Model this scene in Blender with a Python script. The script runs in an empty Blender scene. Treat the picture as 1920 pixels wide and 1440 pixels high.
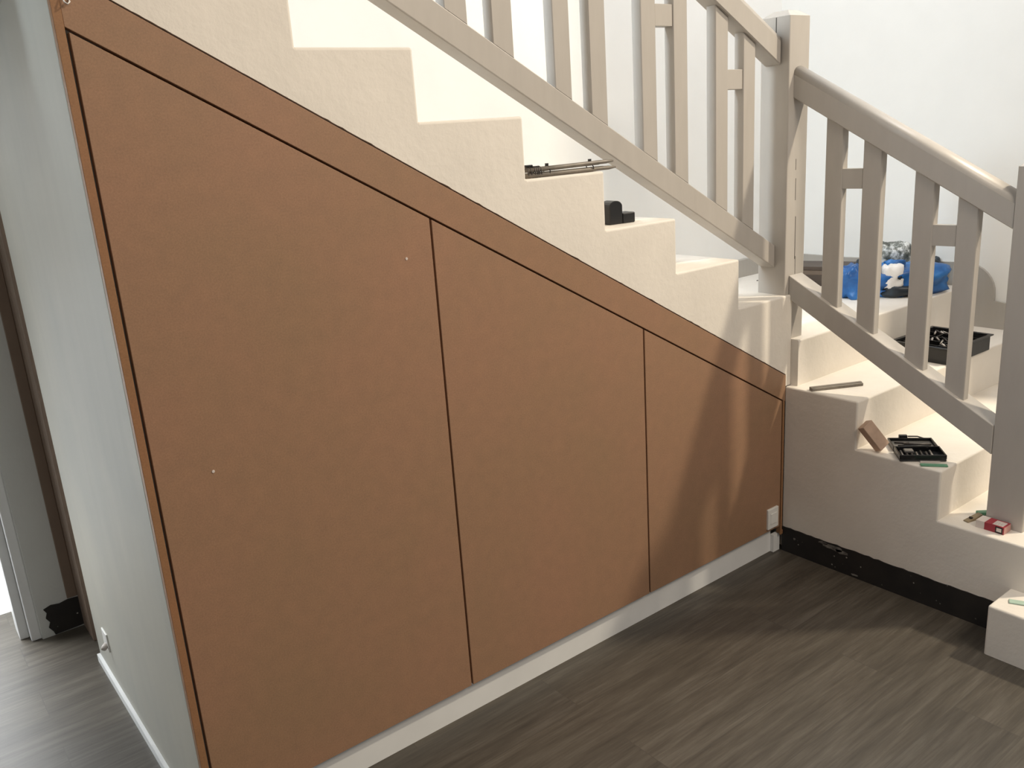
import bpy, bmesh, math, random
from mathutils import Vector, Matrix, noise
random.seed(7)
R = math.radians
scene = bpy.context.scene
col = scene.collection

# ------------------------------------------------------------------ materials
def new_mat(name):
    m = bpy.data.materials.new(name); m.use_nodes = True
    nt = m.node_tree; b = nt.nodes['Principled BSDF']
    return m, nt, b

def N(nt, t, **kw):
    n = nt.nodes.new(t)
    for k, v in kw.items(): setattr(n, k, v)
    return n

def coords(nt, scale=(1, 1, 1)):
    g = N(nt, 'ShaderNodeNewGeometry')       # world position: no seams between parts
    mp = N(nt, 'ShaderNodeMapping'); mp.inputs['Scale'].default_value = scale
    nt.links.new(g.outputs['Position'], mp.inputs['Vector'])
    return mp.outputs['Vector']

def noise_tex(nt, vec, scale, detail=4, rough=.55):
    n = N(nt, 'ShaderNodeTexNoise'); n.inputs['Scale'].default_value = scale
    n.inputs['Detail'].default_value = detail; n.inputs['Roughness'].default_value = rough
    nt.links.new(vec, n.inputs['Vector']); return n.outputs['Fac']

def ramp(nt, fac, stops):
    r = N(nt, 'ShaderNodeValToRGB'); e = r.color_ramp.elements
    while len(e) < len(stops): e.new(.5)
    for i, (p, c) in enumerate(stops):
        e[i].position = p; e[i].color = (*c, 1)
    nt.links.new(fac, r.inputs['Fac']); return r.outputs['Color']

def mix(nt, fac, a, b, mode='MIX'):
    m = N(nt, 'ShaderNodeMix', data_type='RGBA', blend_type=mode)
    for sock, v in ((m.inputs[0], fac), (m.inputs[6], a), (m.inputs[7], b)):
        if hasattr(v, 'links'): nt.links.new(v, sock)
        elif isinstance(v, (int, float)): sock.default_value = v
        else: sock.default_value = (*v, 1)
    return m.outputs[2]

def bump(nt, b, h, strength, dist=.01):
    bp = N(nt, 'ShaderNodeBump'); bp.inputs['Strength'].default_value = strength
    bp.inputs['Distance'].default_value = dist
    nt.links.new(h, bp.inputs['Height']); nt.links.new(bp.outputs['Normal'], b.inputs['Normal'])

def sc(c, k): return tuple(min(1, x * k) for x in c)

def plain(name, c, rough=.5, var=.1, scale=12, metal=0, bumpk=0):
    m, nt, b = new_mat(name); v = coords(nt)
    f = noise_tex(nt, v, scale)
    nt.links.new(ramp(nt, f, [(.3, sc(c, 1 - var)), (.7, sc(c, 1 + var))]), b.inputs['Base Color'])
    b.inputs['Roughness'].default_value = rough; b.inputs['Metallic'].default_value = metal
    if bumpk: bump(nt, b, noise_tex(nt, v, scale * 4), bumpk)
    return m

def mdf_mat(name, c):
    m, nt, b = new_mat(name); v = coords(nt)
    big = noise_tex(nt, v, 2.2, 3); fine = noise_tex(nt, v, 240, 3, .7); mid = noise_tex(nt, v, 26, 4, .6)
    c1 = ramp(nt, big, [(.3, (c[0] * .95, c[1] * .98, c[2] * .96)), (.7, (c[0] * 1.05, c[1] * 1.0, c[2] * 1.02))])
    c2 = ramp(nt, fine, [(.3, (.86, .86, .86)), (.7, (1.1, 1.1, 1.1))])
    c3 = ramp(nt, mid, [(.3, (.94, .95, .96)), (.7, (1.05, 1.04, 1.03))])
    nt.links.new(mix(nt, 1, mix(nt, 1, c1, c2, 'MULTIPLY'), c3, 'MULTIPLY'), b.inputs['Base Color'])
    b.inputs['Roughness'].default_value = .55
    b.inputs['Specular IOR Level'].default_value = .35
    return m

def plaster_mat(name, c, bk=.25, var=.04):
    m, nt, b = new_mat(name); v = coords(nt)
    f = noise_tex(nt, v, 5, 5)
    nt.links.new(ramp(nt, f, [(.3, sc(c, 1 - var)), (.7, sc(c, 1 + var))]), b.inputs['Base Color'])
    b.inputs['Roughness'].default_value = .7
    bump(nt, b, noise_tex(nt, v, 38, 6, .6), bk, .006)
    return m

def paint_mat(name, c, rough=.38):
    m, nt, b = new_mat(name); v = coords(nt, (1, 1, .25))
    f = noise_tex(nt, v, 30, 4)
    nt.links.new(ramp(nt, f, [(.3, sc(c, .97)), (.7, sc(c, 1.03))]), b.inputs['Base Color'])
    b.inputs['Roughness'].default_value = rough
    bump(nt, b, noise_tex(nt, v, 60, 3), .06, .004)
    return m

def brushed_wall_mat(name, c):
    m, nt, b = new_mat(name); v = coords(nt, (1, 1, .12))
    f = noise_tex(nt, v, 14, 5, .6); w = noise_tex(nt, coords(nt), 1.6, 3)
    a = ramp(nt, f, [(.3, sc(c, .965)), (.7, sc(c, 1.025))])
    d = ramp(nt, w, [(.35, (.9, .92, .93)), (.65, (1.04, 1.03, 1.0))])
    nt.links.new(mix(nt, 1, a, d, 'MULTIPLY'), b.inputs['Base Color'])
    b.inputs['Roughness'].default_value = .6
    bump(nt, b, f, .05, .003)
    return m

def floor_mat():
    m, nt, b = new_mat('grey_oak_planks')
    g = N(nt, 'ShaderNodeNewGeometry')
    bt = N(nt, 'ShaderNodeTexBrick'); bt.offset = .37; bt.offset_frequency = 2
    bt.inputs['Scale'].default_value = 1
    bt.inputs['Brick Width'].default_value = 1.3; bt.inputs['Row Height'].default_value = .19
    bt.inputs['Mortar Size'].default_value = .0011; bt.inputs['Mortar Smooth'].default_value = .2
    bt.inputs['Color1'].default_value = (.0, .0, .0, 1); bt.inputs['Color2'].default_value = (1, 1, 1, 1)
    bt.inputs['Mortar'].default_value = (.5, .5, .5, 1); bt.inputs['Bias'].default_value = 0
    nt.links.new(g.outputs['Position'], bt.inputs['Vector'])
    # grain stretched along the plank (x), shifted per plank
    mp = N(nt, 'ShaderNodeMapping'); mp.inputs['Scale'].default_value = (1.3, 13, 1)
    ad = N(nt, 'ShaderNodeVectorMath', operation='MULTIPLY_ADD')
    nt.links.new(bt.outputs['Color'], ad.inputs[0]); ad.inputs[1].default_value = (7, 3, 5)
    nt.links.new(g.outputs['Position'], ad.inputs[2]); nt.links.new(ad.outputs[0], mp.inputs['Vector'])
    g1 = noise_tex(nt, mp.outputs['Vector'], 2.4, 7, .65)
    mp2 = N(nt, 'ShaderNodeMapping'); mp2.inputs['Scale'].default_value = (4, 90, 1)
    nt.links.new(ad.outputs[0], mp2.inputs['Vector'])
    g2 = noise_tex(nt, mp2.outputs['Vector'], 2, 4, .6)
    c = ramp(nt, g1, [(.25, (.046, .039, .031)), (.5, (.078, .067, .053)), (.75, (.118, .105, .087))])
    f2 = ramp(nt, g2, [(.3, (.82, .82, .82)), (.7, (1.14, 1.14, 1.14))])
    c = mix(nt, 1, c, f2, 'MULTIPLY')
    tone = ramp(nt, bt.outputs['Color'], [(0, (.90, .90, .91)), (1, (1.08, 1.07, 1.05))])
    c = mix(nt, 1, c, tone, 'MULTIPLY')
    c = mix(nt, bt.outputs['Fac'], c, (.062, .054, .044))
    nt.links.new(c, b.inputs['Base Color'])
    b.inputs['Roughness'].default_value = .42
    b.inputs['Specular IOR Level'].default_value = .45
    bump(nt, b, g2, .08, .003)
    return m

def speck_mat():
    """Bare black strip left where a skirting board was pulled off: near black with pale plaster crumbs."""
    m, nt, b = new_mat('bare_black_strip'); v = coords(nt)
    f = noise_tex(nt, v, 9, 5)
    base = ramp(nt, f, [(.3, (.006, .005, .005)), (.7, (.02, .016, .013))])
    vo = N(nt, 'ShaderNodeTexVoronoi'); vo.inputs['Scale'].default_value = 34
    nt.links.new(v, vo.inputs['Vector'])
    sp = ramp(nt, vo.outputs['Distance'], [(.07, (1, 1, 1)), (.13, (0, 0, 0))])
    f2 = noise_tex(nt, v, 11, 2)
    gate = ramp(nt, f2, [(.42, (0, 0, 0)), (.52, (.75, .75, .75))])
    k = mix(nt, 1, sp, gate, 'MULTIPLY')
    nt.links.new(mix(nt, k, base, (.5, .47, .42)), b.inputs['Base Color'])
    b.inputs['Roughness'].default_value = .75
    return m

M = dict(
    mdf=mdf_mat('mdf_board', (.325, .190, .115)),
    mdf_edge=mdf_mat('mdf_cut_edge', (.30, .155, .075)),
    plaster=plaster_mat('stair_plaster', (.78, .725, .65)),
    wall=plaster_mat('white_wall_paint', (.83, .825, .80), .08, .015),
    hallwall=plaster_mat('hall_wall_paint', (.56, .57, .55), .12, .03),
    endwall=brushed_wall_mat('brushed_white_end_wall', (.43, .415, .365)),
    rail=paint_mat('taupe_grey_gloss', (.475, .438, .396)),
    skirt=paint_mat('grey_skirting_paint', (.40, .375, .34)),
    white=plain('white_painted_board', (.72, .73, .73), .4, .03),
    plinth=plain('white_plinth_paint', (.80, .80, .79), .5, .04, 6),
    plastic=plain('white_plastic', (.78, .77, .74), .3, .02),
    floor=floor_mat(),
    strip=speck_mat(),
    smear=plain('plaster_smear', (.16, .15, .135), .8, .5, 60),
    crack=plain('dark_crack', (.03, .025, .02), .8),
    black=plain('black_plastic', (.012, .012, .013), .4, .2),
    black_gloss=plain('black_shiny_plastic', (.01, .01, .011), .22, .2),
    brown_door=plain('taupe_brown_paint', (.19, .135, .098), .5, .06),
    steel=plain('grey_steel', (.36, .33, .30), .35, .15, 40, .7),
    bar_metal=plain('dull_bar_metal', (.20, .175, .145), .5, .15, 40, .2),
    dark_steel=plain('dark_steel', (.07, .06, .055), .4, .2, 40, .5),
    wood_block=plain('pale_brown_wood', (.46, .32, .235), .6, .1, 30),
    green=plain('green_plastic', (.10, .27, .16), .45, .1),
    pale_green=plain('pale_green_plastic', (.42, .55, .45), .45, .08),
    pale=plain('pale_grey_plastic', (.55, .5, .46), .5, .08),
    tan=plain('tan_wood', (.26, .2, .12), .6, .15, 60),
    red=plain('red_card', (.34, .035, .05), .5, .1),
    pink=plain('pinkish_card', (.5, .26, .23), .5, .1),
    card=plain('white_card', (.68, .6, .55), .5, .04),
    brown_card=plain('dark_brown_board', (.06, .042, .03), .6, .2, 8),
    brown_mid=plain('mid_brown_board', (.13, .095, .068), .6, .15, 8),
    smoke=plain('smoky_lid', (.11, .105, .10), .18, .3, 30),
    paving=plain('pale_paving', (.82, .82, .80), .8, .03),
)

def bag_mat(name, c1, c2, c3, scale, metal=0, rough=.35):
    m, nt, b = new_mat(name); v = coords(nt)
    f = noise_tex(nt, v, scale, 5, .6)
    nt.links.new(ramp(nt, f, [(.34, c1), (.5, c2), (.64, c3)]), b.inputs['Base Color'])
    b.inputs['Roughness'].default_value = rough
    return m
M['blue'] = bag_mat('blue_bag_film', (.008, .06, .2), (.015, .11, .34), (.03, .18, .48), 7)
M['dark_bag'] = bag_mat('dark_bag_film', (.006, .009, .012), (.015, .022, .03), (.03, .05, .07), 9)
M['mottled'] = bag_mat('mottled_grey_film', (.035, .042, .036), (.16, .17, .15), (.75, .76, .74), 34)
M['label'] = bag_mat('bag_label', (.72, .68, .62), (.8, .76, .72), (.84, .8, .77), 12)

# ------------------------------------------------------------------ mesh helpers
def new_bm(): return bmesh.new()

def add_box(bm, x0, x1, y0, y1, z0, z1, mi=0, mtx=None):
    vs = [bm.verts.new((x, y, z)) for x in (x0, x1) for y in (y0, y1) for z in (z0, z1)]
    fs = [bm.faces.new([vs[i] for i in f]) for f in ((0, 1, 3, 2), (4, 6, 7, 5), (0, 4, 5, 1), (2, 3, 7, 6), (0, 2, 6, 4), (1, 5, 7, 3))]
    for f in fs: f.material_index = mi
    if mtx is not None: bmesh.ops.transform(bm, matrix=mtx, verts=vs)
    return vs

def add_prism(bm, pts, axis, a, b, mi=0, skew=None):
    """polygon pts in the two axes other than `axis`, extruded from a to b."""
    def mk(p, t):
        return {'x': (t, p[0], p[1]), 'y': (p[0], t, p[1]), 'z': (p[0], p[1], t)}[axis]
    lo = [bm.verts.new(mk(p, a)) for p in pts]; hi = [bm.verts.new(mk(p, b)) for p in pts]
    fs = [bm.faces.new(lo), bm.faces.new(hi[::-1])]
    n = len(pts)
    for i in range(n): fs.append(bm.faces.new((lo[i], hi[i], hi[(i + 1) % n], lo[(i + 1) % n])))
    for f in fs: f.material_index = mi
    return lo + hi

def add_tube(bm, path, r, seg=8, mi=0, cap=True):
    rings = []
    path = [Vector(p) for p in path]
    for i, p in enumerate(path):
        t = (path[min(i + 1, len(path) - 1)] - path[max(i - 1, 0)]).normalized()
        up = Vector((0, 0, 1)) if abs(t.z) < .95 else Vector((1, 0, 0))
        s = t.cross(up).normalized(); u = s.cross(t)
        rr = r[i] if isinstance(r, (list, tuple)) else r
        rings.append([bm.verts.new(p + (s * math.cos(2 * math.pi * k / seg) + u * math.sin(2 * math.pi * k / seg)) * rr) for k in range(seg)])
    for a, b in zip(rings, rings[1:]):
        for k in range(seg):
            f = bm.faces.new((a[k], a[(k + 1) % seg], b[(k + 1) % seg], b[k])); f.material_index = mi; f.smooth = True
    if cap:
        for rg in (rings[0][::-1], rings[-1]): bm.faces.new(rg).material_index = mi
    return rings

def add_torus(bm, c, axis, r, rr, seg=14, mi=0):
    ax = Vector(axis).normalized(); up = Vector((0, 0, 1)) if abs(ax.z) < .9 else Vector((1, 0, 0))
    s = ax.cross(up).normalized(); u = s.cross(ax)
    rings = []
    for i in range(seg):
        a = 2 * math.pi * i / seg; d = s * math.cos(a) + u * math.sin(a); p = Vector(c) + d * r
        rings.append([bm.verts.new(p + (d * math.cos(b) + ax * math.sin(b)) * rr) for b in [k * math.pi / 3 for k in range(6)]])
    for i in range(seg):
        a, b = rings[i], rings[(i + 1) % seg]
        for k in range(6):
            f = bm.faces.new((a[k], a[(k + 1) % 6], b[(k + 1) % 6], b[k])); f.material_index = mi; f.smooth = True

def bevel(bm, off, seg=2, pick=None, angle=30):
    bm.normal_update()
    es = []
    for e in bm.edges:
        if len(e.link_faces) != 2: continue
        if pick is not None:
            if pick(e): es.append(e)
        elif e.calc_face_angle(0) > R(angle): es.append(e)
    if es: bmesh.ops.bevel(bm, geom=es, offset=off, segments=seg, profile=.5, affect='EDGES', clamp_overlap=True)

def world_loc(o):
    v = Vector(o.location)
    while o.parent: o = o.parent; v += Vector(o.location)
    return v

def obj(name, bm, mats, parent=None, at=(0, 0, 0), local=False):
    """link bm as one mesh; coordinates are world ones unless local=True."""
    bmesh.ops.recalc_face_normals(bm, faces=bm.faces[:])
    me = bpy.data.meshes.new(name)
    at = Vector(at)
    if not local:
        base = world_loc(parent) if parent else Vector((0, 0, 0))
        bmesh.ops.translate(bm, vec=-(base + at), verts=bm.verts[:])
    bm.to_mesh(me); bm.free()
    for m in (mats if isinstance(mats, (list, tuple)) else [mats]): me.materials.append(M[m])
    o = bpy.data.objects.new(name, me); col.objects.link(o)
    o.location = at
    if parent: o.parent = parent
    return o

def thing(name, label, cat, loc=(0, 0, 0), rotz=0, group=None):
    o = bpy.data.objects.new(name, None); col.objects.link(o)
    o.empty_display_size = .05
    o.location = loc; o.rotation_euler = (0, 0, rotz)
    o['label'] = label; o['category'] = cat
    if group: o['group'] = group
    return o

def tag(o, label, cat, group=None):
    o['label'] = label; o['category'] = cat
    if group: o['group'] = group
    return o

def struct(name, bm, m, parent=None):
    o = obj(name, bm, m, parent)
    if parent is None: o['kind'] = 'structure'
    return o

def boxo(name, mats, parent, x0, x1, y0, y1, z0, z1, bev=0, seg=2, local=False):
    bm = new_bm(); add_box(bm, x0, x1, y0, y1, z0, z1)
    if bev: bevel(bm, bev, seg)
    return obj(name, bm, mats, parent, local=local)

# ------------------------------------------------------------------ key dimensions (metres)
XE = -2.384          # outer face of the end wall
W = 1.03             # width of the stair
XR = 1.365           # far right wall
Z1, Z2, Z3, Z4, Z5 = .177, .338, .521, .706, .890
ZT = {6: 1.068, 7: 1.246, 8: 1.427, 9: 1.604, 10: 1.776, 11: 1.955, 12: 2.136, 13: 2.314}
XRISER = {6: .033, 7: -.290, 8: -.619, 9: -.936, 10: -1.238, 11: -1.575, 12: -1.888, 13: -2.16, 14: -2.298}
railtop = lambda x: .7513 - .5673 * x          # upper edge of the cupboard front
doortop = lambda x: .6416 - .5693 * x
ZB = .1138

# ------------------------------------------------------------------ setting
bm = new_bm(); add_box(bm, -5.5, 1.5, -4.5, 1.84, -.05, 0)
struct('floor', bm, 'floor')
bm = new_bm(); add_box(bm, XE + .002, 1.515, W, W + .145, 0, 4.4)
struct('wall_back', bm, 'wall')
bm = new_bm(); add_box(bm, XR, 1.515, -1.15, W, 0, 4.4)
struct('wall_right', bm, 'wall')
# end wall of the stair / cupboard
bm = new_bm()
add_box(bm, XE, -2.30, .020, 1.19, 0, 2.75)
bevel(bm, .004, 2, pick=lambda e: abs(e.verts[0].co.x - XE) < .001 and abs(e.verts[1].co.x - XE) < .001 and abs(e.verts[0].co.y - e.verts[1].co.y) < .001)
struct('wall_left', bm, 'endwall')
bm = new_bm(); add_box(bm, XE - .011, XE, .024, 1.19, 0, .030)
struct('baseboard_left', bm, 'white')

# hallway behind the end wall
bm = new_bm(); pts = [(-2.519, 1.505), (-2.374, 1.505), (-2.374, 1.66), (-2.56, 1.66)]
add_prism(bm, pts, 'z', 0, 2.12)
struct('wall_hall', bm, 'hallwall')
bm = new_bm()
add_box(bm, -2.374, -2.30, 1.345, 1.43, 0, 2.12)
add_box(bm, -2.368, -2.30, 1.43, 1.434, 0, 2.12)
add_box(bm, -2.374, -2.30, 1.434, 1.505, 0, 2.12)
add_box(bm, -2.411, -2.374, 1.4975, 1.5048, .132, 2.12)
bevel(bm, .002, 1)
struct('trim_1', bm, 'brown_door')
# bare strip with ragged plaster edge at the foot of the hall wall
bm = new_bm()
top = [(-2.374, .125), (-2.41, .128), (-2.44, .122), (-2.47, .127), (-2.497, .118)]
side = [(-2.488, .10), (-2.495, .08), (-2.484, .06), (-2.492, .04), (-2.48, .02)]
add_prism(bm, top + side + [(-2.476, .004), (-2.40, .006), (-2.374, .008)], 'y', 1.499, 1.505)
struct('baseboard_hall', bm, 'strip')
bm = new_bm()
add_box(bm, -2.556, -2.521, 1.515, 1.60, 0, 2.12)
add_box(bm, -2.588, -2.556, 1.56, 1.66, 0, 2.12)
bevel(bm, .004, 2)
struct('trim_2', bm, 'white')
bm = new_bm(); add_box(bm, -5.5, XE, .32, 2.1, 2.105, 2.25)
struct('ceiling', bm, 'hallwall')
bm = new_bm(); add_box(bm, -8, 2.5, 1.84, 9, -.09, -.02)
struct('ground', bm, 'paving')
bm = new_bm(); add_box(bm, -8, -1, 3.8, 3.95, -.05, 2.6)
struct('yard_backdrop', bm, 'paving')  # invented pale backdrop that keeps the doorway view bright

# painted skirting round the landing and down the right wall
bm = new_bm(); add_box(bm, .34, XR, W - .014, W, Z5, Z5 + .098)
bevel(bm, .006, 2, pick=lambda e: all(v.co.z > Z5 + .09 and v.co.y < W - .01 for v in e.verts))
struct('baseboard_back', bm, 'skirt')
bm = new_bm()
p = [(W - .014, Z5), (W - .014, .985), (.6, .985), (.10, 1.000), (-.03, 1.002)]
for k in range(1, 9):
    a = math.pi / 2 * k / 8
    p.append((-.03 - .135 * math.sin(a), .865 + .137 * math.cos(a)))
p += [(-.165, .836), (-.24, .828), (-.318, .82), (-.318, Z4), (-.03, Z4), (-.03, Z5)]
add_prism(bm, p, 'x', XR - .016, XR)
struct('baseboard_right', bm, 'skirt')

# bare black strip at the foot of the stair wall
bm = new_bm()
n = 46; tp = []; bt = []
for i in range(n + 1):
    y = .0 - .8815 * i / n
    tp.append((y, .109 + random.uniform(-.0022, .0022)))
    bt.append((y, 0.0))
add_prism(bm, [(-.0005, 0)] + [(min(y, -.0005), z) for y, z in tp] + [(-.8815, 0)], 'x', -.004, -.0003)
for (yc, zc, ry, rz) in ((-.235, .094, .045, .013), (-.27, .088, .03, .010), (-.19, .099, .022, .006), (-.06, .070, .006, .006), (-.33, .012, .014, .005)):
    ang = [2 * math.pi * q / 14 for q in range(14)]
    add_prism(bm, [(yc + ry * math.cos(a) * random.uniform(.7, 1.1), min(.1065, zc + rz * math.sin(a) * random.uniform(.6, 1.1))) for a in ang], 'x', -.0046, -.0038, mi=1)
o = struct('baseboard_stair', bm, ['strip', 'smear'])

# ------------------------------------------------------------------ staircase
stair = thing('staircase', 'white plastered masonry staircase turning a quarter at the landing above the cupboard', 'staircase', (.033, 0, 0))
def ragged_slope(x0, x1):
    """lower edge of the plaster along the cupboard, slightly torn"""
    n = max(2, int(abs(x1 - x0) / .012)); out = []
    for i in range(n + 1):
        x = x0 + (x1 - x0) * i / n
        j = 0 if i in (0, n) else random.choice((0, 0, 0, 0, .0, .0008, .002, -.0006)) * random.random()
        out.append((x, railtop(x) + .0045 + j))
    return out
PF = .001    # plaster face just behind the board face
for k in range(6, 14):
    xr, xl, z = XRISER[k], XRISER[k + 1], ZT[k]
    bm = new_bm()
    if k == 6:
        poly = [(xr, Z4 + .002), (xr, z), (xl, z)] + ragged_slope(xl, -.001) + [(-.001, Z4 + .002)]
    else:
        poly = [(xr, railtop(xr) + .0045), (xr, z), (xl, z)] + ragged_slope(xl, xr)[:-1]
    add_prism(bm, poly, 'y', PF, W - .001)
    def pick(e, xr=xr, z=z, k=k):
        a, b = e.verts[0].co, e.verts[1].co
        on_top = abs(a.z - z) < 1e-4 and abs(b.z - z) < 1e-4
        front = abs(a.y - PF) < 1e-4 and abs(b.y - PF) < 1e-4
        ris = abs(a.x - xr) < 1e-4 and abs(b.x - xr) < 1e-4
        return (on_top and ris) or (on_top and front) or (front and ris and min(a.z, b.z) > ZT.get(k - 1, 0) - 1e-3)
    if k > 6: bmesh.ops.bisect_plane(bm, geom=bm.verts[:] + bm.edges[:] + bm.faces[:], plane_co=(0, 0, ZT[k - 1]), plane_no=(0, 0, 1))
    bevel(bm, .007, 3, pick)
    obj('step', bm, 'plaster', stair)
def step_block(name, poly_xy, z1, zprev, tests, vtests=()):
    bm = new_bm(); add_prism(bm, poly_xy, 'z', 0, z1)
    if zprev: bmesh.ops.bisect_plane(bm, geom=bm.verts[:] + bm.edges[:] + bm.faces[:], plane_co=(0, 0, zprev), plane_no=(0, 0, 1))
    def nose(e):
        a, b = e.verts[0].co, e.verts[1].co
        if abs(a.z - z1) < 1e-4 and abs(b.z - z1) < 1e-4: return any(t(a) and t(b) for t in tests)
        return min(a.z, b.z) > zprev - 1e-4 and any(t(a) and t(b) for t in vtests)
    bevel(bm, .007, 3, nose)
    return obj(name, bm, 'plaster', stair)
step_block('landing', [(.0335, -.030), (XR - .001, -.030), (XR - .001, W - .001), (.0335, W - .001)], Z5, Z4, [lambda c: abs(c.y + .03) < 1e-4])
def low(z, zp, y0, y1):
    step_block('step', [(0, y0), (XR - .001, y0 - .010), (XR - .001, y1), (0, y1)], z, zp,
               [lambda c: c.y < y0 + .001, lambda c: c.x < .001], [lambda c: c.x < .001 and c.y < y0 + .001])
low(Z4, Z3, -.308, -.0005); low(Z3, Z2, -.628, -.308); low(Z2, Z1, -.955, -.628)
step_block('step', [(-.154, -.8822), (-.154, -1.32), (XR - .001, -1.32), (XR - .001, -.956), (-.0005, -.956), (-.0005, -.8822)], Z1, 0,
           [lambda c: c.x < -.15, lambda c: c.y < -1.3, lambda c: c.y > -.89], [lambda c: c.x < -.15 and c.y > -.89])

# ------------------------------------------------------------------ under-stair cupboard
cup = thing('understairs_cupboard', 'raw brown board cupboard front with three sloping doors built under the stairs', 'cupboard', (-1.2, 0, 0))
X1, X2, X3, X4 = -2.363, -1.5684, -.7836, -.0185
G = .0032
bm = new_bm()
add_prism(bm, [(X1 - G, railtop(X1 - G)), (-.0005, railtop(0)), (-.0005, doortop(0) + G), (X1 - G, doortop(X1 - G) + G)], 'y', 0, .0195)
bevel(bm, .0008, 1)
obj('top_rail', bm, 'mdf', cup)
bm = new_bm(); add_prism(bm, [(XE, .002), (X1 - G, .002), (X1 - G, railtop(X1 - G)), (XE, railtop(XE))], 'y', 0, .0195)
bevel(bm, .0008, 1)
obj('stile', bm, 'mdf_edge', cup)
bm = new_bm(); add_prism(bm, [(X4 + G, .078), (-.0045, .078), (-.0045, doortop(0) + G), (X4 + G, doortop(X4) + G)], 'y', 0, .0195)
add_box(bm, -.022, -.0045, -.004, .0, .076, .094)
obj('stile', bm, 'mdf_edge', cup)
# rebate behind the doors
bm = new_bm()
add_prism(bm, [(XE + .02, ZB), (-.006, ZB), (-.006, doortop(0) + .03), (XE + .02, doortop(XE + .02) + .03)], 'y', .0212, .03)
obj('carcass', bm, 'mdf_edge', cup)
doors = []
for a, b in ((X1, X2), (X2, X3), (X3, X4)):
    bm = new_bm(); a += G; b -= G
    add_prism(bm, [(a, ZB), (b, ZB), (b, doortop(b) - G), (a, doortop(a) - G)], 'y', 0, .019)
    bevel(bm, .0008, 1)
    doors.append(obj('door', bm, 'mdf', cup))
for d, (x, z) in ((doors[0], (-1.652, 1.439)), (doors[0], (-2.231, 1.019))):
    bm = new_bm()
    add_tube(bm, [(x, .0005, z), (x, -.0015, z)], [.0042, .0032], 10)
    s = obj('screw', bm, 'card', d); s['label'] = 'pale screw head'
bm = new_bm()
path = [(-2.349, -.0005, 2.042), (-2.350, -.008, 2.036), (-2.355, -.012, 2.031), (-2.360, -.008, 2.036), (-2.361, -.0005, 2.05)]
add_tube(bm, path, .0016, 6)
obj('hook', bm, 'plastic', cup)['label'] = 'small white wire hook'
bm = new_bm(); add_box(bm, XE + .02, -.046, .026, .044, 0.0005, ZB - .002)
add_box(bm, -.046, -.006, .010, .028, .0005, .076)
obj('plinth', bm, 'plinth', cup)['label'] = 'white plinth board'

bm = new_bm(); add_box(bm, -.108, -.041, -.009, -.0002, .126, .214); bevel(bm, .003, 2, pick=lambda e: min(v.co.y for v in e.verts) < -.008)
pl = thing('wall_plate', 'white blank switch plate at the low right corner of the third cupboard door', 'plate', (-.0745, 0, .126))
obj('plate', bm, 'plastic', pl)
bm = new_bm(); add_box(bm, -.094, -.055, -.0115, -.0088, .147, .193); bevel(bm, .0015, 2)
obj('rocker', bm, 'plastic', pl)

so = thing('wall_socket', 'small white socket low on the left end wall', 'socket', (XE, .985, .145))
bm = new_bm(); add_box(bm, XE - .005, XE - .0002, .955, 1.02, .145, .212); bevel(bm, .002, 2, pick=lambda e: max(v.co.x for v in e.verts) < XE - .004)
obj('plate', bm, 'plastic', so)
bm = new_bm(); add_tube(bm, [(XE - .005, .972, .168), (XE - .014, .968, .164), (XE - .019, .962, .160)], [.011, .010, .008], 12)
obj('plug', bm, 'pale', so)['label'] = 'greyish plug'

# ------------------------------------------------------------------ railing
rail = thing('stair_railing', 'taupe grey painted wooden stair railing with paired flat balusters and square newel posts', 'railing', (.05, .07, .7))
def newel(x0, x1, y0, y1, z0, z1, notch=None, cracks=()):
    bm = new_bm()
    if notch:
        add_prism(bm, [(notch[0], z0), (x1, z0), (x1, z1), (x0, z1), (x0, notch[1]), (notch[0], notch[1])], 'y', y0, y1)
    else:
        add_box(bm, x0, x1, y0, y1, z0, z1)
    top = [f for f in bm.faces if f.calc_center_median().z > z1 - 1e-4][0]
    bm.normal_update()
    bevel(bm, .004, 2, pick=lambda e: abs(e.verts[0].co.z - e.verts[1].co.z) > .3)
    # low chamfered cap
    bm.faces.ensure_lookup_table()
    tops = [f for f in bm.faces if all(abs(v.co.z - z1) < 1e-4 for v in f.verts)]
    r = bmesh.ops.extrude_face_region(bm, geom=tops)
    vs = [g for g in r['geom'] if isinstance(g, bmesh.types.BMVert)]
    bmesh.ops.delete(bm, geom=tops, context='FACES_ONLY')
    cx, cy = (x0 + x1) / 2, (y0 + y1) / 2
    for v in vs:
        v.co.x = cx + (v.co.x - cx) * .50; v.co.y = cy + (v.co.y - cy) * .50; v.co.z += .021
    for (a, b, c, d, e_, f_) in cracks: add_box(bm, a, b, c, d, e_, f_, mi=1)
    return obj('newel_post', bm, ['rail', 'crack'], rail)
NX0, NX1, NY0, NY1 = -.008, .112, .010, .132
newel(NX0, NX1, NY0, NY1, Z5, 2.062, notch=(.0337, ZT[6]), cracks=[
    (NX0 - .0006, NX0 + .001, .0655, .0685, 1.99, 2.06),
    (.050, .0525, NY0 - .0006, NY0 + .001, 1.20, 1.36), (.046, .0480, NY0 - .0006, NY0 + .001, 1.42, 1.50),
    (.0445, .0462, NY0 - .0006, NY0 + .001, 1.53, 1.57), (.054, .0558, NY0 - .0006, NY0 + .001, 1.14, 1.21),
    (.020, .0255, NY0 - .0006, NY0 + .001, 1.092, 1.096)])
newel(.095, .215, -.865, -.745, Z2, 1.532)

SL = .5630
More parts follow.
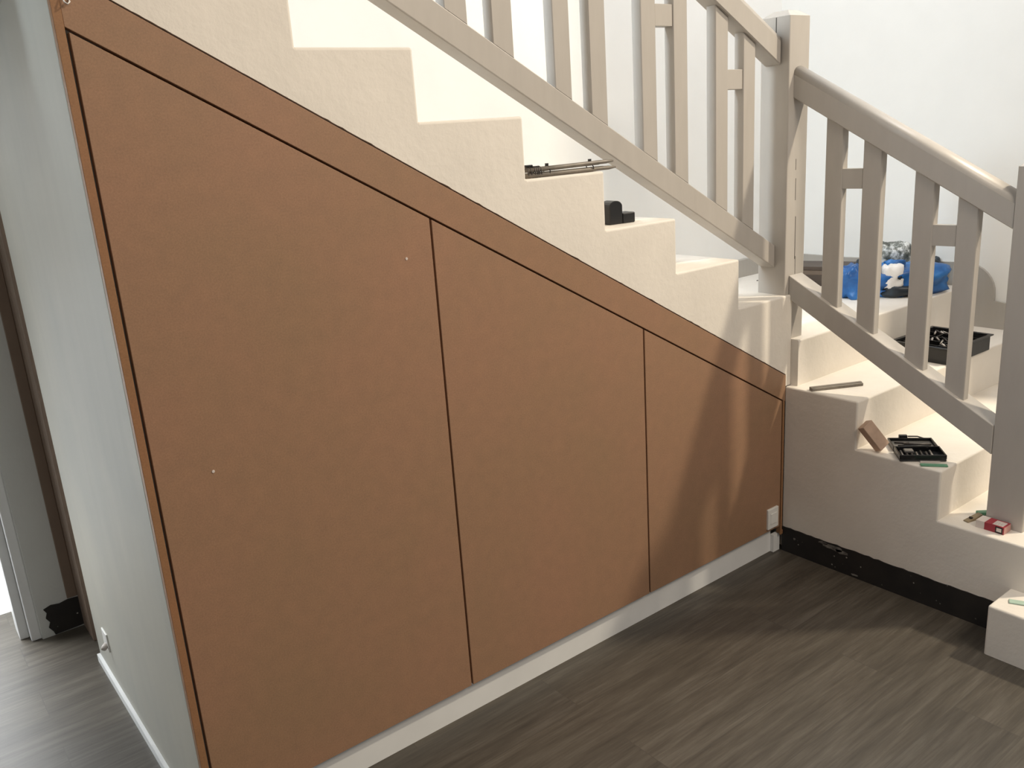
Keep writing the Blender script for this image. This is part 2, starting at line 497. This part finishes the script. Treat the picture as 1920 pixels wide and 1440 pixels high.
# upper flight, running along x behind the plaster face
UB0 = lambda x: 1.1665 - SL * x
UT0 = lambda x: 1.2510 - SL * x
XL = -2.25
bm = new_bm(); e = NX0 - .0005
add_prism(bm, [(e, UB0(e)), (e, UT0(e)), (XL, UT0(XL)), (XL, UB0(XL))], 'y', .056, .122)
bevel(bm, .003, 2)
obj('bottom_rail', bm, 'rail', rail)
HB0 = lambda x: 1.894 - SL * x
def crown(y0, y1, h, c, n=8):
    out = [(y0 + .004, 0), (y0, .004), (y0, h)]
    for k in range(1, n): 
        a = math.pi * k / n
        out.append(((y0 + y1) / 2 - (y1 - y0) / 2 * math.cos(a), h + c * math.sin(a) ** .7))
    out += [(y1, h), (y1, .004), (y1 - .004, 0)]
    return out
def sweep(bm, prof, f0, f1):
    A = [bm.verts.new(f0(p)) for p in prof]; B = [bm.verts.new(f1(p)) for p in prof]
    n = len(prof)
    for i in range(n):
        f = bm.faces.new((A[i], A[(i + 1) % n], B[(i + 1) % n], B[i]))
        f.smooth = 2 <= i <= n - 4
    bm.faces.new(A); bm.faces.new(B[::-1])
bm = new_bm(); e = NX0 - .006
sweep(bm, crown(.043, .113, .078, .026), lambda p: (e, p[0], HB0(e) + p[1]), lambda p: (XL, p[0], HB0(XL) + p[1]))
obj('handrail', bm, 'rail', rail)
ub = [(-1.803, -1.735), (-1.651, -1.583), (-1.432, -1.360), (-1.280, -1.209), (-1.064, -1.000), (-.924, -.857), (-.706, -.639), (-.558, -.491), (-.352, -.286), (-.204, -.138), (-2.17, -2.10), (-2.02, -1.95)]
for a, b in ub:
    bm = new_bm()
    add_prism(bm, [(a, UT0(a) + .0003), (b, UT0(b) + .0003), (b, HB0(b) - .0003), (a, HB0(a) - .0003)], 'y', .0565, .0965)
    bevel(bm, .0025, 1, pick=lambda e: abs(e.verts[0].co.x - e.verts[1].co.x) < 1e-4 and abs(e.verts[0].co.z - e.verts[1].co.z) > .1)
    obj('baluster', bm, 'rail', rail)
for (a, b) in ((-.286, -.204), (-.639, -.558), (-1.000, -.924), (-1.360, -1.280)):
    c = (a + b) / 2; z = UT0(c) + .435
    boxo('crosspiece', 'rail', rail, a + .0003, b - .0003, .060, .093, z, z + .066, .0015, 1)

# lower flight, running down towards the viewer
xr_ = lambda y: .018 - .1017 * min(y, 0.02)       # left face of the lower rail, slightly askew
LB = lambda y: 1.047 + .618 * y
LT = lambda y: 1.1365 + .600 * y
HB = lambda y: 1.7785 + .590 * y
ya, yb = NY0 - .0005, -.7445
def slab(bm, offs, ys, zf0, zf1):
    """box following the skewed line: offs = (d0, d1) beyond xr_, ys = (y0, y1)"""
    vs = []
    for y in ys:
        for d in offs:
            for zf in (zf0, zf1): vs.append(bm.verts.new((xr_(y) + d, y, zf(y))))
    for f in ((0, 1, 3, 2), (4, 6, 7, 5), (0, 4, 5, 1), (2, 3, 7, 6), (0, 2, 6, 4), (1, 5, 7, 3)): bm.faces.new([vs[i] for i in f])
bm = new_bm(); slab(bm, (0, .082), (ya, yb), LB, LT); bevel(bm, .003, 2)
obj('bottom_rail', bm, 'rail', rail)
bm = new_bm()
sweep(bm, crown(.004, .080, .080, .030), lambda p: (xr_(ya) + p[0], ya, HB(ya) + p[1]), lambda p: (xr_(yb) + p[0], yb, HB(yb) + p[1]))
obj('handrail', bm, 'rail', rail)
lb = [(-.112, -.176), (-.250, -.316), (-.430, -.497), (-.572, -.637)]
for a, b in lb:
    bm = new_bm(); slab(bm, (.016, .050), (a, b), lambda y: LT(y) + .0003, lambda y: HB(y) - .0003)
    bevel(bm, .0025, 1, pick=lambda e: abs(e.verts[0].co.y - e.verts[1].co.y) < 1e-4 and abs(e.verts[0].co.z - e.verts[1].co.z) > .1)
    obj('baluster', bm, 'rail', rail)
for (a, b), z in (((-.176, -.250), 1.463), ((-.497, -.572), 1.276)):
    bm = new_bm(); slab(bm, (.018, .048), (a - .0003, b + .0003), lambda y: z, lambda y: z + .069)
    obj('crosspiece', bm, 'rail', rail)

# ------------------------------------------------------------------ things left on the stairs
# bundle of thin metal rods
t = thing('rod_bundle', 'bundle of thin grey metal rods tied with dark wire on a high stair tread', 'rods', (-1.21, .045, ZT[9] + .0005), R(-2))
L = .348
for i, (y0, z0, y1, z1, l) in enumerate(((-.009, .0070, -.006, .0066, L), (.010, .0070, .013, .0066, L * .97), (-.006, .0215, -.012, .0260, L * .955), (.010, .0218, .006, .0235, L * .90))):
    bm = new_bm()
    add_tube(bm, [(0.002 + .004 * i, y0, z0), (l * .5, (y0 + y1) / 2, (z0 + z1) / 2), (l * .92, y1, z1), (l, y1, z1)], [.0068, .0066, .0060, .0030], 8)
    obj('rod', bm, 'bar_metal', t, local=True)
bm = new_bm()
for x in (.006, .016, .030, .038, .046, .054):
    add_torus(bm, (x, .001, .0150), (1, .12 * random.uniform(-1, 1), 0), .0160, .0021)
obj('wire_wrap', bm, 'dark_steel', t, local=True)['label'] = 'dark wire coil'
bm = new_bm(); add_box(bm, .004, .030, -.006, .008, .031, .037); bevel(bm, .0015, 1)
obj('clip', bm, 'black', t, local=True)['label'] = 'dark clip'
for x, r_, a in ((.085, .0140, 0), (.250, .0145, .5)):
    bm = new_bm(); add_torus(bm, (x, .001, .0155), (1, 0, a), r_ + .0015, .0015)
    add_box(bm, x - .004, x + .003, -.004, .004, .0295, .037)
    obj('cable_tie', bm, 'black', t, local=True)['label'] = 'black tie'

# small black L-shaped plastic block
t = thing('battery_pack', 'small black plastic block with an upright round-topped end on a stair tread', 'battery', (-.79, .10, ZT[8] + .0005), R(-8))
bm = new_bm()
prof = [(-.047, 0), (.004, 0), (.004, .058)] + [(-.0215 + .0255 * math.cos(a), .056 + .0185 * math.sin(a)) for a in [math.pi * k / 8 for k in range(1, 8)]] + [(-.047, .056)]
add_prism(bm, prof, 'y', -.025, .025); bevel(bm, .002, 1)
obj('grip', bm, 'black', t, local=True)
bm = new_bm(); add_box(bm, .0045, .053, -.026, .026, 0, .033); bevel(bm, .003, 2)
obj('foot', bm, 'black', t, local=True)

# flat metal bars on the fourth tread
t = thing('metal_bar', 'grey flat metal bar lying across the white tread beside the cupboard', 'bar', (.104, -.155, Z4 + .0005), math.atan2(-.103, .186))
bm = new_bm(); add_box(bm, -.106, .104, -.012, -.0005, 0, .011); bevel(bm, .001, 1); obj('strip', bm, 'bar_metal', t, local=True)
bm = new_bm(); add_box(bm, -.106, .106, .0003, .012, 0, .013); bevel(bm, .001, 1); obj('strip', bm, 'bar_metal', t, local=True)

# wooden block leaning on the riser
bm = new_bm(); add_box(bm, -.024, .024, -.017, .017, 0, .108); bevel(bm, .0015, 1)
ax = Vector((-.038, .052, .086)).normalized()
sx = Vector((.93, -.36, 0)); sx = (sx - ax * sx.dot(ax)).normalized(); sy = ax.cross(sx)
mt = Matrix((sx, sy, ax)).transposed().to_4x4()
bmesh.ops.transform(bm, matrix=mt, verts=bm.verts[:])
zmin = min(v.co.z for v in bm.verts); bmesh.ops.translate(bm, vec=(0, 0, -zmin), verts=bm.verts[:])
o = obj('wooden_block', bm, 'wood_block', None, local=True); o.location = (.045, -.387, Z3 + .0005)
tag(o, 'small bare wooden block leaning to the left beside the open black tool case', 'block')

# open bit case
t = thing('tool_case', 'open black bit case with smoky lid lying on the third stair tread', 'case', (.118, -.475, Z3 + .0005), R(-48))
bm = new_bm()      # local: x along the hinge, y away from the viewer
hw = .078
add_box(bm, -hw, hw, -.098, -.006, 0, .007)
for a in ((-hw, -hw + .005, -.098, -.006), (hw - .005, hw, -.098, -.006), (-hw, hw, -.098, -.093), (-hw, hw, -.011, -.006)): add_box(bm, *a, .007, .025)
bevel(bm, .002, 1)
obj('tray', bm, 'black_gloss', t, local=True)
bm = new_bm()
add_box(bm, -hw, hw, .000, .096, 0, .004)
for a in ((-hw, -hw + .006, .0, .096), (hw - .006, hw, .0, .096), (-hw, hw, .090, .096), (-hw, hw, .0, .006)): add_box(bm, *a, .004, .020)
bevel(bm, .002, 1)
lid = obj('lid', bm, 'black_gloss', t, local=True)
bm = new_bm(); add_box(bm, -hw + .008, hw - .008, .008, .088, .0045, .009)
w = obj('window', bm, 'smoke', lid, local=True); w['label'] = 'smoky grey window'
for i in range(7):
    x = -.062 + .0165 * i; bm = new_bm()
    ln = (.06, .052, .066, .045, .058, .05, .062)[i]
    add_tube(bm, [(x, -.085, .0125), (x + .003, -.085 + ln, .0125)], .0038, 8)
    obj('bit', bm, 'dark_steel' if i % 3 else 'steel', t, local=True)
bm = new_bm(); add_box(bm, -.05, -.018, -.05, -.02, .0125, .021); bevel(bm, .002, 1)
obj('insert', bm, 'smoke', t, local=True)
for (p0, p1, m_) in (((-.055, .03, .012), (.05, .022, .014), 'black'), ((-.03, .05, .012), (.062, .04, .013), 'dark_steel'), ((-.06, .065, .012), (-.01, .058, .012), 'dark_steel')):
    bm = new_bm(); add_tube(bm, [p0, p1], .0035, 8); obj('bit', bm, m_, t, local=True)
bm = new_bm(); add_box(bm, -.036, -.006, .097, .112, .004, .028); bevel(bm, .003, 2)
obj('latch', bm, 'black', t, local=True)
bm = new_bm(); add_tube(bm, [(-.004, .104, .022), (.03, .106, .021), (.062, .098, .012), (.066, .094, .0115)], .0025, 6)
obj('handle', bm, 'black', t, local=True)

bm = new_bm(); add_box(bm, -.044, .044, -.010, .010, 0, .005); bevel(bm, .002, 2)
o = obj('plastic_shim', bm, 'green', None, local=True); o.location = (.034, -.585, Z3 + .0005); o.rotation_euler = (0, 0, R(-53))
tag(o, 'green flat plastic shim on the tread edge in front of the black bit case', 'shim', 'plastic shims left on the stairs')
bm = new_bm(); add_box(bm, -.034, .034, -.006, .006, 0, .004); bevel(bm, .0015, 1)
o = obj('plastic_shim', bm, 'pale', None, local=True); o.location = (.055, -.561, Z3 + .0005); o.rotation_euler = (0, 0, R(-50))
tag(o, 'pale grey thin shim squeezed between the green shim and the bit case', 'shim', 'plastic shims left on the stairs')

# small things on the second tread
t = thing('screw_box', 'small red and white cardboard box on the low tread against the newel post', 'box', (.064, -.785, Z2 + .0005), R(-91))
bm = new_bm()
add_box(bm, -.046, -.018, -.024, .024, 0, .026); o1 = obj('box_end', bm, 'card', t, local=True); o1['label'] = 'plain white end'
bm = new_bm(); add_box(bm, -.018, .046, -.024, .024, 0, .026); add_box(bm, .040, .0465, -.0235, .0235, .001, .025, 1)
obj('box_body', bm, ['red', 'pink'], t, local=True)
bm = new_bm(); add_box(bm, .006, .040, -.020, .016, .0262, .0268); add_box(bm, .022, .038, -.0246, -.0241, .006, .019)
obj('label_patch', bm, 'card', t, local=True)
bm = new_bm(); add_box(bm, .018, .042, -.02435, -.02405, .001, .0235)
obj('dark_print', bm, 'black', t, local=True)
bm = new_bm()
for k in range(3): add_box(bm, .010 + .009 * k, .014 + .009 * k, -.012, .010 - .004 * k, .0269, .0272)
obj('print_lines', bm, 'pale', t, local=True)

t = thing('wooden_wedge', 'tiny tan wedge with a dark hole beside the red and white box', 'wedge', (.088, -.708, Z2 + .0005), R(-14))
bm = new_bm(); add_prism(bm, [(-.036, 0), (.034, 0), (.034, .016), (-.036, .004)], 'y', -.010, .010); bevel(bm, .001, 1)
obj('body', bm, 'tan', t, local=True)
bm = new_bm(); add_tube(bm, [(-.012, .0, .0065), (-.010, 0, .0128)], .0062, 10)
obj('hole', bm, 'crack', t, local=True)
bm = new_bm(); add_box(bm, -.020, .020, -.011, .011, 0, .012); bevel(bm, .002, 1)
o = obj('plastic_shim', bm, 'green', None, local=True); o.location = (.150, -.712, Z2 + .0005); o.rotation_euler = (0, 0, R(-40))
tag(o, 'dark green plastic shim behind the red and white box on the low tread', 'shim', 'plastic shims left on the stairs')
bm = new_bm(); add_box(bm, -.042, .042, -.012, .012, 0, .005); bevel(bm, .002, 2)
o = obj('plastic_shim', bm, 'pale_green', None, local=True); o.location = (-.070, -.955, Z1 + .0005); o.rotation_euler = (0, 0, R(-65))
tag(o, 'pale mint plastic shim on the bottom step at the right edge', 'shim', 'plastic shims left on the stairs')

# black compartment tray on the fourth tread
t = thing('organiser_tray', 'black plastic compartment tray with small fittings behind the balusters of the lower railing', 'tray', (.81, -.20, Z4 + .0005), R(-1))
bm = new_bm(); hx, hy, h = .175, .135, .062
add_prism(bm, [(-hx + .01, -hy + .01), (hx - .01, -hy + .01), (hx - .01, hy - .01), (-hx + .01, hy - .01)], 'z', 0, .012)
for a in ((-hx + .01, -hx + .016, -hy + .01, hy - .01), (hx - .016, hx - .01, -hy + .01, hy - .01), (-hx + .01, hx - .01, -hy + .01, -hy + .016), (-hx + .01, hx - .01, hy - .016, hy - .01)):
    add_box(bm, *a, .012, h)
obj('tub', bm, 'black', t, local=True)
bm = new_bm()
for a in ((-hx, -hx + .016, -hy, hy), (hx - .016, hx, -hy, hy), (-hx + .016, hx - .016, -hy, -hy + .016), (-hx + .016, hx - .016, hy - .016, hy)):
    add_box(bm, *a, h, h + .006)
bevel(bm, .0015, 1)
obj('rim', bm, 'black_gloss', t, local=True)
for k in range(4):
    x = -.105 + .07 * k
    boxo('divider', 'black_gloss', t, x - .002, x + .002, -hy + .0165, hy - .0165, .0125, h - .004, local=True)
for y in (-.04, .045):
    boxo('divider', 'black_gloss', t, -hx + .0165, hx - .0165, y - .002, y + .002, .0125, h - .006, local=True)
for k in range(26):
    x, y = random.uniform(-.15, .15), random.uniform(-.11, .11); bm = new_bm()
    a = random.uniform(0, 3.14); l = random.uniform(.008, .016)
    add_tube(bm, [(x - l * math.cos(a), y - l * math.sin(a), h - .012), (x + l * math.cos(a), y + l * math.sin(a), h - .006 + random.uniform(0, .010))], .004, 6)
    o = obj('fitting', bm, random.choice(['steel', 'dark_steel', 'black_gloss', 'pale']), t, local=True)

# ---- bags on the landing
def blob(bm, c, ax, seed, freq=5, amp=.16, power=.7, flat=None, nu=40, nv=22, rotz=0, mi=0):
    """crumpled sack: a superellipsoid pushed about by noise, flattened below"""
    rings = []
    sg = lambda v, p_: math.copysign(abs(v) ** p_, v)
    cr, sr = math.cos(rotz), math.sin(rotz)
    for j in range(nv + 1):
        ph = -math.pi / 2 + math.pi * j / nv; ring = []
        for i in range(nu):
            th = 2 * math.pi * i / nu
            p_ = Vector((sg(math.cos(ph), power) * sg(math.cos(th), power), sg(math.cos(ph), power) * sg(math.sin(th), power), sg(math.sin(ph), power)))
            q = p_ * freq * .35 + Vector((seed, seed * 1.7, seed * .3))
            d = 1 + amp * noise.noise(q) * 1.6 + amp * .55 * noise.noise(q * 2.7) + amp * .3 * abs(noise.noise(q * 5.1))
            v = Vector((p_.x * ax[0], p_.y * ax[1], p_.z * ax[2])) * d
            v = Vector((v.x * cr - v.y * sr, v.x * sr + v.y * cr, v.z)) + Vector(c)
            if flat is not None and v.z < flat: v.z = flat
            ring.append(bm.verts.new(v))
        rings.append(ring)
    for a, b in zip(rings, rings[1:]):
        for i in range(nu):
            f = bm.faces.new((a[i], a[(i + 1) % nu], b[(i + 1) % nu], b[i])); f.smooth = True; f.material_index = mi
    bm.faces.new(rings[0][::-1]); bm.faces.new(rings[-1])
    bmesh.ops.remove_doubles(bm, verts=bm.verts[:], dist=1e-5)

RB = math.atan2(-.60, .70)
t = thing('plastic_sack', 'crumpled blue plastic sack with a white label lying on the stair landing', 'sack', (1.02, .150, Z5 + .001), RB)
bm = new_bm(); blob(bm, (.055, .0, .062), (.175, .095, .075), 3.1, amp=.20, flat=0)
body = obj('sack_body', bm, 'blue', t, local=True)
bm = new_bm(); blob(bm, (-.190, .0, .062), (.055, .080, .078), 9.4, amp=.28, flat=0, nu=28, nv=16)
obj('sack_neck', bm, 'blue', t, local=True)
bm = new_bm(); blob(bm, (-.115, .01, .06), (.062, .07, .085), 14.2, amp=.35, flat=0, nu=28, nv=16)
obj('sack_fold', bm, 'dark_bag', t, local=True)['label'] = 'dark blue-black fold'
bm = new_bm(); blob(bm, (.03, -.03, .03), (.11, .082, .032), 6.2, amp=.12, flat=0, nu=32, nv=12)
obj('sack_underside', bm, 'dark_bag', t, local=True)['label'] = 'dark lower edge'
# white label draped over the front of the sack
bm = new_bm(); blob(bm, (-.026, -.062, .090), (.050, .040, .062), 2.2, amp=.16, nu=28, nv=16)
lab = obj('sack_label', bm, 'label', t, local=True); lab['label'] = 'white label flap'
bm = new_bm()
for (x, z, s, r_) in ((-.012, .108, .007, .4), (-.004, .113, .005, 1.2)):
    add_box(bm, -s, s, -.002, .002, -s * .6, s * .6, mtx=Matrix.Translation((x + .004, -.104, z - .018)) @ Matrix.Rotation(r_, 4, 'Y'))
obj('emblem', bm, 'dark_bag', lab, local=True)
bm = new_bm(); blob(bm, (-.010, -.050, .148), (.045, .020, .020), 5.5, amp=.2, nu=20, nv=12)
obj('sack_stripe', bm, 'blue', t, local=True)

t = thing('patterned_bag', 'grey and white mottled plastic bag heaped behind the blue sack', 'bag', (1.185, .215, Z5 + .001), RB)
bm = new_bm(); blob(bm, (-.02, .02, .095), (.105, .055, .118), 21.7, amp=.2, flat=0)
obj('bag_body', bm, 'mottled', t, local=True)
bm = new_bm(); blob(bm, (.15, .0, .07), (.05, .05, .07), 27.7, amp=.2, flat=0, nu=24, nv=14)
obj('bag_corner', bm, 'dark_bag', t, local=True)

t = thing('brown_box', 'low dark brown box on the landing between the newel post and the blue sack', 'box', (1.06, .66, Z5 + .0005), R(-68))
bm = new_bm(); add_box(bm, -.12, .24, -.085, .085, 0, .055); bevel(bm, .003, 1); obj('box_body', bm, 'brown_card', t, local=True)
bm = new_bm(); add_box(bm, -.12, .24, -.082, .088, .0555, .078); obj('box_band', bm, 'brown_mid', t, local=True)
bm = new_bm(); add_box(bm, -.125, .245, -.088, .090, .0785, .098); bevel(bm, .003, 1); obj('box_lid', bm, 'brown_card', t, local=True)

bm = new_bm(); add_tube(bm, [(0, 0, .003), (.024, -.006, .003), (.026, -.0065, .003)], [.0022, .0026, .005], 8)
o = obj('loose_screw', bm, 'dark_steel', None, local=True); o.location = (.975, .875, Z5 + .0008)
tag(o, 'single dark screw lying on the white landing left of the newel post', 'screw')

# ------------------------------------------------------------------ light
w = bpy.data.worlds.new('daylight'); scene.world = w; w.use_nodes = True
bg = w.node_tree.nodes['Background']
bg.inputs['Color'].default_value = (.93, .96, .97, 1); bg.inputs['Strength'].default_value = .25

def area(name, loc, target, size, power, color, size_y=None, spread=None):
    l = bpy.data.lights.new(name, 'AREA'); l.energy = power; l.color = color
    l.shape = 'RECTANGLE' if size_y else 'SQUARE'; l.size = size
    if size_y: l.size_y = size_y
    if spread: l.spread = spread
    o = bpy.data.objects.new(name, l); col.objects.link(o); o.location = loc
    o.rotation_euler = (Vector(target) - Vector(loc)).to_track_quat('-Z', 'Y').to_euler()
    return o
# lamp high on the right in front of the stairs
area('ceiling_light', (2.4, -2.7, 4.8), (.0, -.3, .8), .24, 215, (1.0, .88, .69))
# broad warm fill added behind the viewer's right to lift the cupboard front
area('room_fill', (-.5, -3.0, 3.4), (-1.2, 0, 1.1), 1.4, 57, (1.0, .87, .72), 1.0)
# weak fill added on the left to warm the upper plaster
area('left_fill', (-3.3, -2.3, 2.9), (-1.9, 0, 1.7), .4, 5, (1.0, .68, .40))
# window light over the stairwell
area('stairwell_window', (.85, .08, 3.7), (.5, 1.03, 1.2), .9, 19, (.96, .97, 1.0))
# cool daylight coming down from the upper floor
area('upstairs_window', (-3.1, .5, 3.7), (.3, .30, 1.4), .7, 20, (.74, .88, 1.0), None, R(84))
# daylight through the door at the end of the hall
area('hall_door_daylight', (-3.12, 1.80, .85), (-3.12, .6, 0), .95, 10, (.92, .96, 1.0), 1.35, R(115))
area('hall_fill', (-4.6, .6, 1.6), (-2.4, .6, 1.2), 1.2, 3, (.97, .98, .93), 1.2)  # unseen fill added to light the end wall and door trim
# strong fill added over the yard to whiten the view through that door
area('yard_fill', (-3.6, 2.75, 3.4), (-3.2, 3.2, 0), 1.2, 240, (.95, .98, 1.0))

# ------------------------------------------------------------------ camera
cam = bpy.data.cameras.new('camera'); cam.sensor_width = 36; cam.lens = 1636.5 / 1920 * 36
co = bpy.data.objects.new('camera', cam); col.objects.link(co)
rt = Vector((0.78655218, -0.61399478, -0.06592479)); up = Vector((0.22208987, 0.18165014, 0.9579558)); fw = Vector((0.57620461, 0.76812345, -0.27923933))
co.matrix_world = Matrix(((rt.x, up.x, -fw.x, -2.8148), (rt.y, up.y, -fw.y, -1.9684), (rt.z, up.z, -fw.z, 1.7422), (0, 0, 0, 1)))
cam.clip_start = .02
scene.camera = co
scene.view_settings.view_transform = 'Standard'
scene.view_settings.look = 'None'
scene.view_settings.exposure = 0
